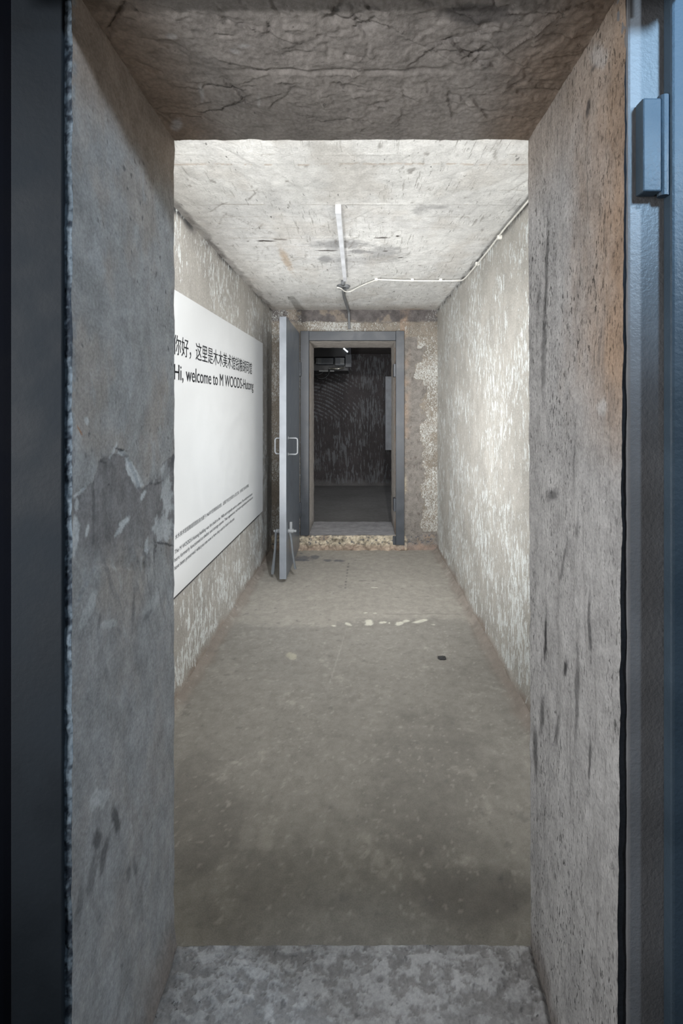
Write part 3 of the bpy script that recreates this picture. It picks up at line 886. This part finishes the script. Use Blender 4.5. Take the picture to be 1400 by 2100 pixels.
sf = Surf()
sf.patch((XL, Y0, ZS), (XR - XL, 0, 0), (0, D_, 0), 300, 150, si_h, si_c, near_warp)
sf.patch((XL, Y1, 0), (XR - XL, 0, 0), (0, 0, ZS), 300, 20, None, si_c, near_warp)
sf.f[-1] = sf.f[-1][:, ::-1]
sf.patch((XL, Y0, 0), (XR - XL, 0, 0), (0, 0, ZS), 60, 8, None, si_c, near_warp)
sf.build('threshold', M_SILL, wall_near)


# ------------------------------------------------------------------ small-object helpers
def link(name, me, mat, parent=None):
    me.materials.append(mat)
    o = bpy.data.objects.new(name, me); COL.objects.link(o)
    if parent: o.parent = parent
    return o


def tag(o, label, cat=None, group=None, kind=None):
    o['label'] = label
    if cat: o['category'] = cat
    if group: o['group'] = group
    if kind: o['kind'] = kind
    return o


def empty(name, label=None, cat=None, kind=None, loc=(0, 0, 0)):
    o = bpy.data.objects.new(name, None); COL.objects.link(o)
    o.empty_display_size = 0.05
    if label: o['label'] = label
    if cat: o['category'] = cat
    if kind: o['kind'] = kind
    return o


def box_bm(bm, x0, x1, y0, y1, z0, z1, bev=0.003, seg=2):
    r = bmesh.ops.create_cube(bm, size=1.0)
    vs = r['verts']
    for v in vs:
        v.co = Vector(((x0 + x1) / 2 + v.co.x * (x1 - x0), (y0 + y1) / 2 + v.co.y * (y1 - y0), (z0 + z1) / 2 + v.co.z * (z1 - z0)))
    if bev:
        es = list({e for v in vs for e in v.link_edges})
        bmesh.ops.bevel(bm, geom=es, offset=bev, segments=seg, affect='EDGES', profile=0.5)


def to_mesh(bm, name, smooth=False):
    me = bpy.data.meshes.new(name)
    bm.normal_update(); bm.to_mesh(me); bm.free()
    if smooth:
        me.polygons.foreach_set('use_smooth', [True] * len(me.polygons))
    return me


def box(name, mat, x0, x1, y0, y1, z0, z1, parent=None, bev=0.003):
    bm = bmesh.new(); box_bm(bm, x0, x1, y0, y1, z0, z1, bev)
    return link(name, to_mesh(bm, name), mat, parent)


def tube_bm(bm, pts, r, seg=10, cap=True):
    pts = [Vector(p) for p in pts]
    rings = []
    up = None
    for i, p in enumerate(pts):
        t = (pts[min(i + 1, len(pts) - 1)] - pts[max(i - 1, 0)]).normalized()
        if up is None:
            up = t.orthogonal().normalized()
        up = (up - t * up.dot(t)).normalized()
        sd = t.cross(up)
        rr = r[i] if isinstance(r, (list, tuple)) else r
        rings.append([bm.verts.new(p + up * rr * math.cos(2 * math.pi * k / seg) + sd * rr * math.sin(2 * math.pi * k / seg)) for k in range(seg)])
    for a, b in zip(rings, rings[1:]):
        for k in range(seg):
            bm.faces.new((a[k], a[(k + 1) % seg], b[(k + 1) % seg], b[k]))
    if cap:
        bm.faces.new(rings[0][::-1]); bm.faces.new(rings[-1])


def smooth_path(pts, n=6):
    """Catmull-Rom through the points"""
    P = [Vector(p) for p in pts]
    P = [P[0] * 2 - P[1]] + P + [P[-1] * 2 - P[-2]]
    out = []
    for i in range(1, len(P) - 2):
        for k in range(n):
            t = k / n
            a, b, c, d = P[i - 1:i + 3]
            out.append(0.5 * (2 * b + (c - a) * t + (2 * a - 5 * b + 4 * c - d) * t * t + (3 * b - a - 3 * c + d) * t ** 3))
    out.append(P[-2])
    return out


def tube(name, mat, pts, r, parent=None, n=0, seg=10):
    bm = bmesh.new()
    tube_bm(bm, smooth_path(pts, n) if n else pts, r, seg)
    bmesh.ops.recalc_face_normals(bm, faces=bm.faces)
    return link(name, to_mesh(bm, name, True), mat, parent)


# ------------------------------------------------------------------ text board on the left wall
def board_D(px): return -0.893 / ((px - VX) / F - 0.0109)
def board_x(y): return -0.893 + 0.0109 * y


board = empty('text_board', 'large white text board with dark lettering hung on the left wall', 'sign')
YA, YB = 1.90, 4.32
zt = lambda y: 2.004 + (y - 2.3) * 0.004
zb = lambda y: 0.543 - (y - 2.3) * 0.0144
bm = bmesh.new()
vs = []
for off in (0.0, -0.012):
    for y, zf in ((YA, zb), (YB, zb), (YB, zt), (YA, zt)):
        vs.append(bm.verts.new((board_x(y) + off, y, zf(y))))
for q in ((0, 1, 2, 3), (7, 6, 5, 4), (0, 4, 5, 1), (1, 5, 6, 2), (2, 6, 7, 3), (3, 7, 4, 0)):
    bm.faces.new([vs[i] for i in q])
bmesh.ops.recalc_face_normals(bm, faces=bm.faces)
bmesh.ops.bevel(bm, geom=list(bm.edges), offset=0.0012, segments=1, affect='EDGES')
link('panel', to_mesh(bm, 'panel'), M_WHITE, board)
# battens hold it off the wall; the lower drops below as its dark shadow strip
for (ya, yb, zl, zh) in ((YA + 0.05, YB - 0.10, lambda y: zb(y) - 0.020, lambda y: zb(y) + 0.03), (YA + 0.05, YB - 0.10, lambda y: 1.93, lambda y: 1.97)):
    bm = bmesh.new()
    vs = [bm.verts.new((board_x(y) + o, y, z(y))) for o in (-0.0125, -0.030) for (y, z) in ((ya, zl), (yb, zl), (yb, zh), (ya, zh))]
    for q in ((0, 1, 2, 3), (7, 6, 5, 4), (0, 4, 5, 1), (1, 5, 6, 2), (2, 6, 7, 3), (3, 7, 4, 0)):
        bm.faces.new([vs[i] for i in q])
    bmesh.ops.recalc_face_normals(bm, faces=bm.faces)
    link('batten_and_shade', to_mesh(bm, 'batten_and_shade'), M_BATTEN, board)

_dg = None


def text_mesh(body, weight=0.0):
    cu = bpy.data.curves.new('lettering', 'FONT')
    cu.body = body; cu.size = 1.0; cu.offset = weight
    cu.resolution_u = 4
    o = bpy.data.objects.new('lettering', cu); COL.objects.link(o)
    bpy.context.view_layer.update()
    me = bpy.data.meshes.new_from_object(o.evaluated_get(bpy.context.evaluated_depsgraph_get()))
    bpy.data.objects.remove(o); bpy.data.curves.remove(cu)
    co = np.empty(len(me.vertices) * 3, np.float32); me.vertices.foreach_get('co', co)
    me.materials.clear()
    return me, co.reshape(-1, 3)


def lettering(body, y0, y1, z_base, size, weight=0.0, drop=0.0, single=False):
    """one line of lettering, fitted between y0 and y1 along the board; the large lines character by character"""
    me, co = text_mesh(body, max(weight, 0))
    lo, hi = co[:, 0].min(), co[:, 0].max()

    def lay(me, co):
        t = (co[:, 0] - lo) / (hi - lo)
        y = y0 + (y1 - y0) * t
        z = z_base + co[:, 1] * size + drop * t
        x = board_x(y) + 0.0012
        me.vertices.foreach_set('co', np.stack([x, y, z], 1).astype(np.float32).reshape(-1))
        me.update()

    if not single:
        lay(me, co)
        link('lettering', me, M_INK, board)['kind'] = 'stuff'
        return
    bpy.data.meshes.remove(me)
    line = empty('lettering'); line.parent = board
    bar = text_mesh('|')[1][:, 0].max()
    for i, ch in enumerate(body):
        if ch == ' ': continue
        off = 0.0 if i == 0 else text_mesh(body[:i] + '|')[1][:, 0].max() - bar
        me, co = text_mesh(ch, max(weight, 0))
        if weight < 0:        # widen each stroke sideways where an outline offset would break the letter
            fs = [tuple(p.vertices) for p in me.polygons]
            nv = len(co)
            co = np.concatenate([co + (k * weight, 0, 0) for k in (-1, 0, 1)]).astype(np.float32)
            bpy.data.meshes.remove(me)
            me = bpy.data.meshes.new('lettering')
            me.from_pydata(co.tolist(), [], [tuple(v + k * nv for v in f) for k in range(3) for f in fs])
        co = co.copy()
        co[:, 0] += off
        lay(me, co)
        link('character', me, M_INK, line)


lettering('\u4f60\u597d\uff0c\u8fd9\u91cc\u662f\u6728\u6728\u7f8e\u672f\u9986\u94b1\u7cae\u80e1\u540c\u9986', board_D(355), board_D(516), 1.704, 0.104, -0.009, 0.008, True)
lettering('Hi, welcome to M WOODS-Hutong', board_D(356.5), board_D(519), 1.577, 0.107, -0.014, 0.004, True)
lettering('\u6728\u6728\u7f8e\u672f\u9986\u94b1\u7cae\u80e1\u540c\u9986\u524d\u8eab\u4e3a\u5efa\u4e8e1960\u5e74\u4ee3\u7684\u7cae\u98df\u5c40\u98df\u5802\uff0c\u6b64\u5c55\u5385\u6240\u5728\u7a7a\u95f4\u66fe\u4e3a\u4eba\u9632\u5de5\u4e8b\uff0c\u5e76\u4fdd\u7559\u4e86\u539f\u672c\u7684\u6837\u8c8c\u3002', board_D(358.5), board_D(510), 0.815, 0.027, 0.0, 0.006)
lettering('The M WOODS-Hutong building was first built in the 1960s and originally used as a canteen. The underground spaces', board_D(357.5), board_D(517), 0.747, 0.029, 0.0, -0.012)
lettering('here formerly functioned as shelter and storage spaces. Their appearance, and room organization and textures', board_D(357), board_D(518), 0.710, 0.029, 0.0, -0.007)
lettering('have been preserved: what you see now is how they used to look in the past.', board_D(357), board_D(480.5), 0.672, 0.029, 0.0, -0.010)

# ------------------------------------------------------------------ far door: frame and open leaf
fr = empty('trim_1', 'slate grey steel frame around the far doorway', None, 'structure')
YP = 4.838
box('post', M_STEEL, -0.572, -0.487, YP, YF + 0.02, 0.155, 2.203, fr)
box('post', M_STEEL, 0.383, 0.467, YP, YF + 0.02, 0.06, 2.203, fr)
box('header', M_STEEL, -0.4865, 0.3825, YP + 0.002, YF + 0.02, 2.108, 2.2, fr)
for z in (1.745, 0.395):
    box('keeper', M_STEEL, 0.360, 0.3825, YP + 0.004, YF + 0.05, z, z + 0.13, fr)
box('foot', M_STEEL, 0.355, 0.3825, YP + 0.01, YF + 0.02, 0.06, 0.145, fr)

door = empty('door_1', 'slate grey steel door standing open against the left side of the far doorway', None, 'structure')
DX0, DX1, DY0, DY1, DZ0, DZ1 = -0.634, -0.579, 3.93, 4.83, 0.045, 2.178
box('leaf', M_LEAF, DX0, DX1, DY0 + 0.004, DY1, DZ0, DZ1, door, 0.002)
e = box('edge_strip', M_EDGE, DX0 - 0.0005, DX1 + 0.0005, DY0 - 0.004, DY0 + 0.004, DZ0, DZ1, door, 0.0015)
e['label'] = 'front edge lightened as if catching lamp light'


def u_handle(x_root, x_out, y, z0, z1, r=0.0065):
    s = 0.018 * (1 if x_out > x_root else -1)
    pts = [(x_root, y, z1)]
    pts += [(x_out - s, y, z1)] + [(x_out - s + s * math.sin(a), y, z1 - 0.018 * (1 - math.cos(a))) for a in (0.4, 0.8, 1.2, math.pi / 2)]
    pts += [(x_out - s + s * math.cos(a), y, z0 + 0.018 * (1 - math.sin(a))) for a in (0, 0.4, 0.8, 1.2, math.pi / 2)]
    pts += [(x_root, y, z0)]
    o = tube('handle', M_GALV, pts, r, door, 0, 10)
    for z in (z0, z1):
        bm = bmesh.new()
        tube_bm(bm, [(x_root, y, z), (x_root + s * 0.3, y, z)], 0.014, 12)
        bmesh.ops.recalc_face_normals(bm, faces=bm.faces)
        link('rosette', to_mesh(bm, 'rosette'), M_GALV, o)
    return o


u_handle(DX1 - 0.001, -0.503, 4.05, 1.048, 1.183)['label'] = 'worn white handle on the inner face'
u_handle(DX0 + 0.001, -0.690, 4.05, 1.052, 1.183)['label'] = 'grey handle on the wall side face'


def lever(sign, xr, pts, flat):
    """pivot boss on the leaf, with a long flat lever hanging from it"""
    bm = bmesh.new()
    tube_bm(bm, [(xr, 4.05, 0.405), (xr + sign * 0.045, 4.05, 0.405)], 0.019, 14)
    tube_bm(bm, [(xr + sign * 0.045, 4.05, 0.405), (xr + sign * 0.068, 4.05, 0.405)], 0.011, 12)
    bmesh.ops.recalc_face_normals(bm, faces=bm.faces)
    b = link('lever_pivot', to_mesh(bm, 'lever_pivot'), M_GALV, door)
    bm = bmesh.new()
    prev = None
    for (x, z, w_) in pts:
        ring = [bm.verts.new((x + a * w_, 4.05 + c * flat, z)) for a, c in ((-1, -1), (1, -1), (1, 1), (-1, 1))]
        if prev:
            for k in range(4):
                bm.faces.new((prev[k], prev[(k + 1) % 4], ring[(k + 1) % 4], ring[k]))
        else:
            bm.faces.new(ring[::-1])
        prev = ring
    bm.faces.new(prev)
    bmesh.ops.recalc_face_normals(bm, faces=bm.faces)
    bmesh.ops.bevel(bm, geom=list(bm.edges), offset=0.0015, segments=1, affect='EDGES')
    link('lever', to_mesh(bm, 'lever'), M_LEVER, b)
    return b


b = lever(1, DX1 - 0.001, [(-0.566, 0.40, 0.009), (-0.553, 0.33, 0.008), (-0.545, 0.25, 0.007), (-0.535, 0.17, 0.007), (-0.525, 0.11, 0.008), (-0.521, 0.088, 0.009)], 0.012)
box('lever_stub', M_GALV, -0.569, -0.546, 4.04, 4.06, 0.40, 0.482, b, 0.003)
lever(-1, DX0 + 0.001, [(-0.683, 0.415, 0.008), (-0.685, 0.33, 0.008), (-0.691, 0.24, 0.009), (-0.701, 0.15, 0.011), (-0.709, 0.07, 0.013), (-0.711, 0.045, 0.010)], 0.012)
for z in (0.35, 1.75):
    bm = bmesh.new(); tube_bm(bm, [(-0.574, 4.828, z), (-0.574, 4.828, z + 0.14)], 0.013, 12)
    bmesh.ops.recalc_face_normals(bm, faces=bm.faces)
    link('hinge', to_mesh(bm, 'hinge', False), M_STEEL, door)

# ------------------------------------------------------------------ ceiling fittings of the corridor
t = empty('cable_trunking', 'white square cable trunking along the middle of the corridor ceiling', 'trunking')
box('channel', M_TRUNK, -0.106, -0.081, 2.34, 3.60, 2.378, 2.428, t, 0.002)
box('end_cap', M_TRUNK, -0.1075, -0.0795, 2.322, 2.342, 2.3765, 2.43, t, 0.003)

br = empty('junction_box', 'grey round ceiling junction box at the end of the white trunking', 'junction box')
bm = bmesh.new()
tube_bm(bm, [(-0.115, 3.88, 2.43), (-0.115, 3.88, 2.40), (-0.115, 3.88, 2.396)], [0.052, 0.052, 0.046], 24)
bmesh.ops.recalc_face_normals(bm, faces=bm.faces)
link('body', to_mesh(bm, 'body'), M_CONDUIT, br)
tube('nozzle', M_CONDUIT, [(-0.115, 3.80, 2.408), (-0.112, 3.72, 2.408)], 0.017, br)
tube('nozzle', M_CONDUIT, [(-0.113, 3.93, 2.408), (-0.11, 4.02, 2.408)], 0.017, br)
tube('screw', M_BLACK, [(-0.105, 3.86, 2.398), (-0.105, 3.86, 2.393)], 0.012, br)

tag(tube('conduit', M_CONDUIT, [(-0.118, 3.98, 2.405), (-0.118, 4.2, 2.405), (-0.108, 4.45, 2.404), (-0.095, 4.72, 2.402), (-0.09, 4.815, 2.395), (-0.087, 4.845, 2.36), (-0.085, 4.85, 2.28), (-0.083, 4.858, 2.225)], 0.012, None, 6, 12),
    'grey conduit running from the ceiling junction box down above the far doorway', 'conduit')

cab = empty('lamp_cable', 'thin white cable crossing the ceiling to the right wall and along its top corner', 'cable')
tube('cord', M_CABLE, [(-0.155, 3.86, 2.392), (-0.16, 3.82, 2.388), (-0.13, 3.84, 2.384), (-0.105, 3.93, 2.384), (-0.06, 3.97, 2.392), (0.02, 3.84, 2.402), (0.14, 3.66, 2.405), (0.2, 3.655, 2.405), (0.42, 3.68, 2.405), (0.64, 3.68, 2.404),
                       (0.74, 3.66, 2.40), (0.782, 3.58, 2.388), (0.786, 3.3, 2.385), (0.787, 2.9, 2.39), (0.786, 2.6, 2.40), (0.787, 2.3, 2.398), (0.787, 1.9, 2.398), (0.787, 1.25, 2.398)], 0.0048, cab, 8, 8)
for x in (0.14, 0.415, 0.63):
    box('clip', M_CABLE, x - 0.011, x + 0.011, 3.645 + (0.02 if x > 0.3 else 0.0), 3.69 if x > 0.3 else 3.675, 2.397, 2.418, cab, 0.002)
for y in (3.2, 2.7, 2.2):
    box('clip', M_CABLE, 0.779, 0.806, y - 0.01, y + 0.01, 2.382, 2.403, cab, 0.002)

# loose chip lying in the floor hole
bm = bmesh.new()
bmesh.ops.create_icosphere(bm, subdivisions=2, radius=0.016)
for v in bm.verts:
    q = 1 + 0.35 * math.sin(v.co.x * 260 + 1) * math.cos(v.co.y * 310 + v.co.z * 150)
    v.co = Vector((v.co.x * q * 1.5, v.co.y * q * 1.1, v.co.z * q * 0.45))
Dh = F * CZ / (1349 - VY)
o = link('stone_chip', to_mesh(bm, 'stone_chip'), M_STONE)
o.location = ((906 - VX) / F * Dh, Dh, 0.0)
tag(o, 'small dark stone chip lying on the corridor floor near the right wall', 'stone')

# ------------------------------------------------------------------ equipment in the dark room
ax = lambda px, D: (px - VX) / F * D
az = lambda py, D: CZ - (py - VY) / F * D
D0 = 6.9
u = empty('ventilation_unit', 'dark ceiling hung ventilation unit in the room beyond', 'ventilation unit')
box('duct', M_BLACK, ax(560, D0), ax(718, D0), D0 + 0.02, D0 + 1.0, az(732, D0), 2.385, u, 0.004)
box('motor', M_MACH, ax(650, D0), ax(684, D0), D0 - 0.06, D0 + 0.05, az(748, D0), az(734.5, D0), u, 0.008)
for k in range(4):
    box('fin', M_MACHL, ax(648.5 + 3.0 * k, D0), ax(649.8 + 3.0 * k, D0), D0 - 0.067, D0 + 0.04, az(747, D0), az(735.5, D0), u, 0.001)
box('casing', M_BLACK, ax(560, D0), ax(714, D0), D0 + 0.05, D0 + 0.7, az(760, D0), az(732, D0) - 0.002, u, 0.004)
box('terminal_box', M_MACH, ax(687, D0), ax(706.5, D0), D0 - 0.05, D0 + 0.05, az(750, D0), az(734, D0), u, 0.004)
for k in range(3):
    box('terminal', M_MACHL, ax(697.5, D0), ax(706, D0), D0 - 0.058, D0 - 0.04, az(738.3 + 4.2 * k, D0), az(735.4 + 4.2 * k, D0), u, 0.002)
box('end_plate', M_MACH, ax(708, D0), ax(720, D0), D0 - 0.03, D0 + 0.05, az(753, D0), az(727, D0), u, 0.003)
p = tube('pipe', M_BRASS, [(ax(675, D0), D0 - 0.02, az(756, D0)), (ax(694, D0), D0 - 0.02, az(756.3, D0)), (ax(704, D0), D0 - 0.01, az(754, D0))], 0.011, u)
tube('flange', M_MACHL, [(ax(674.5, D0), D0 - 0.02, az(756, D0)), (ax(676.3, D0), D0 - 0.02, az(756, D0))], 0.018, p, 0, 14)
tube('flange', M_MACHL, [(ax(690.5, D0), D0 - 0.02, az(756.2, D0)), (ax(692.3, D0), D0 - 0.02, az(756.2, D0))], 0.018, p, 0, 14)
box('tray', M_MACHL, ax(654, D0), ax(685, D0), D0 - 0.03, D0 + 0.02, az(762.3, D0), az(760, D0), u, 0.002)
tag(tube('black_hose', M_BLACK, [(ax(675, D0), D0 - 0.03, az(758, D0)), (ax(674, D0), D0 - 0.04, az(767, D0)), (ax(668, D0), D0 - 0.04, az(774, D0)), (ax(660, D0), D0 - 0.04, az(777, D0)), (ax(651, D0), D0 - 0.04, az(774.5, D0)), (ax(643, D0), D0 - 0.02, az(769, D0)), (ax(630, D0), D0, az(762, D0))], 0.0125, None, 6, 10),
    'black hose looping below the ventilation unit', 'hose')
tag(tube('black_cable', M_BLACK, [(ax(663, D0), D0 - 0.01, az(763, D0)), (ax(657, D0), D0 - 0.01, az(767, D0)), (ax(648, D0), D0 - 0.01, az(768.5, D0)), (ax(632, D0), D0, az(767.5, D0))], 0.009, None, 6, 8),
    'thin black cable above the hose loop under the ventilation unit', 'cable')

tl = empty('tube_lamp', 'short slanted glowing white tube lamp on the dark ventilation unit', 'lamp')
ta, tb = Vector((ax(704, 6.88), 6.885, az(714, 6.88))), Vector((ax(713, 6.88), 6.885, az(722, 6.88)))
tube('tube', M_GLOW, [ta, tb], 0.009, tl, 0, 12)
for q in (ta + (ta - tb) * 0.12, tb + (tb - ta) * 0.12):
    box('holder', M_BLACK, q.x - 0.012, q.x + 0.012, 6.872, 6.9195, q.z - 0.012, q.z + 0.012, tl, 0.003)

pn_ = empty('grey_panel', 'plain grey rectangular panel standing against the end wall of the dark room', 'panel')
box('sheet', M_PANEL, ax(790, 8.78), ax(790, 8.78) + 0.95, 8.775, 8.793, az(923, 8.78), az(772, 8.78), pn_, 0.002)
for dx in (0.08, 0.83):
    box('wall_bracket', M_MACH, ax(790, 8.78) + dx, ax(790, 8.78) + dx + 0.05, 8.792, 8.816, 1.2, 1.25, pn_, 0.002)

# ------------------------------------------------------------------ near door: frame, hinge and leaf
fr2 = empty('trim_2', 'dark painted steel frame around the near doorway', None, 'structure')
box('post', M_NEARL, -0.5235, -0.4455, Y0 - 0.006, Y0 + 0.03, 0.0, 2.16, fr2, 0.002)
box('post', M_NEAR, 0.4085, 0.4695, Y0 - 0.004, Y0 + 0.03, 0.0, 2.16, fr2, 0.004)
box('header', M_NEARL, -0.5235, 0.4695, Y0 - 0.036, Y0 - 0.007, 2.078, 2.16, fr2, 0.002)
box('drip_edge', M_NEARL, -0.5235, 0.4695, Y0 - 0.10, Y0 - 0.0365, 2.047, 2.16, fr2, 0.002)

d2 = empty('door_2', 'blue lit steel door leaf swung right back against the wall beside the near doorway', None, 'structure')
box('leaf', M_BLUE, 0.4605, 1.35, 0.709, 0.731, 0.03, 2.15, d2, 0.004)
hp = box('hinge', M_BLUE, 0.4195, 0.4470, 0.7115, Y0 - 0.004, 1.766, 1.904, d2, 0.0025)
bm = bmesh.new()
tube_bm(bm, [(0.4540, 0.7195, 1.762), (0.4540, 0.7195, 1.910)], 0.0080, 14)
bmesh.ops.recalc_face_normals(bm, faces=bm.faces)
link('hinge_pin', to_mesh(bm, 'hinge_pin', False), M_BLUE, hp)
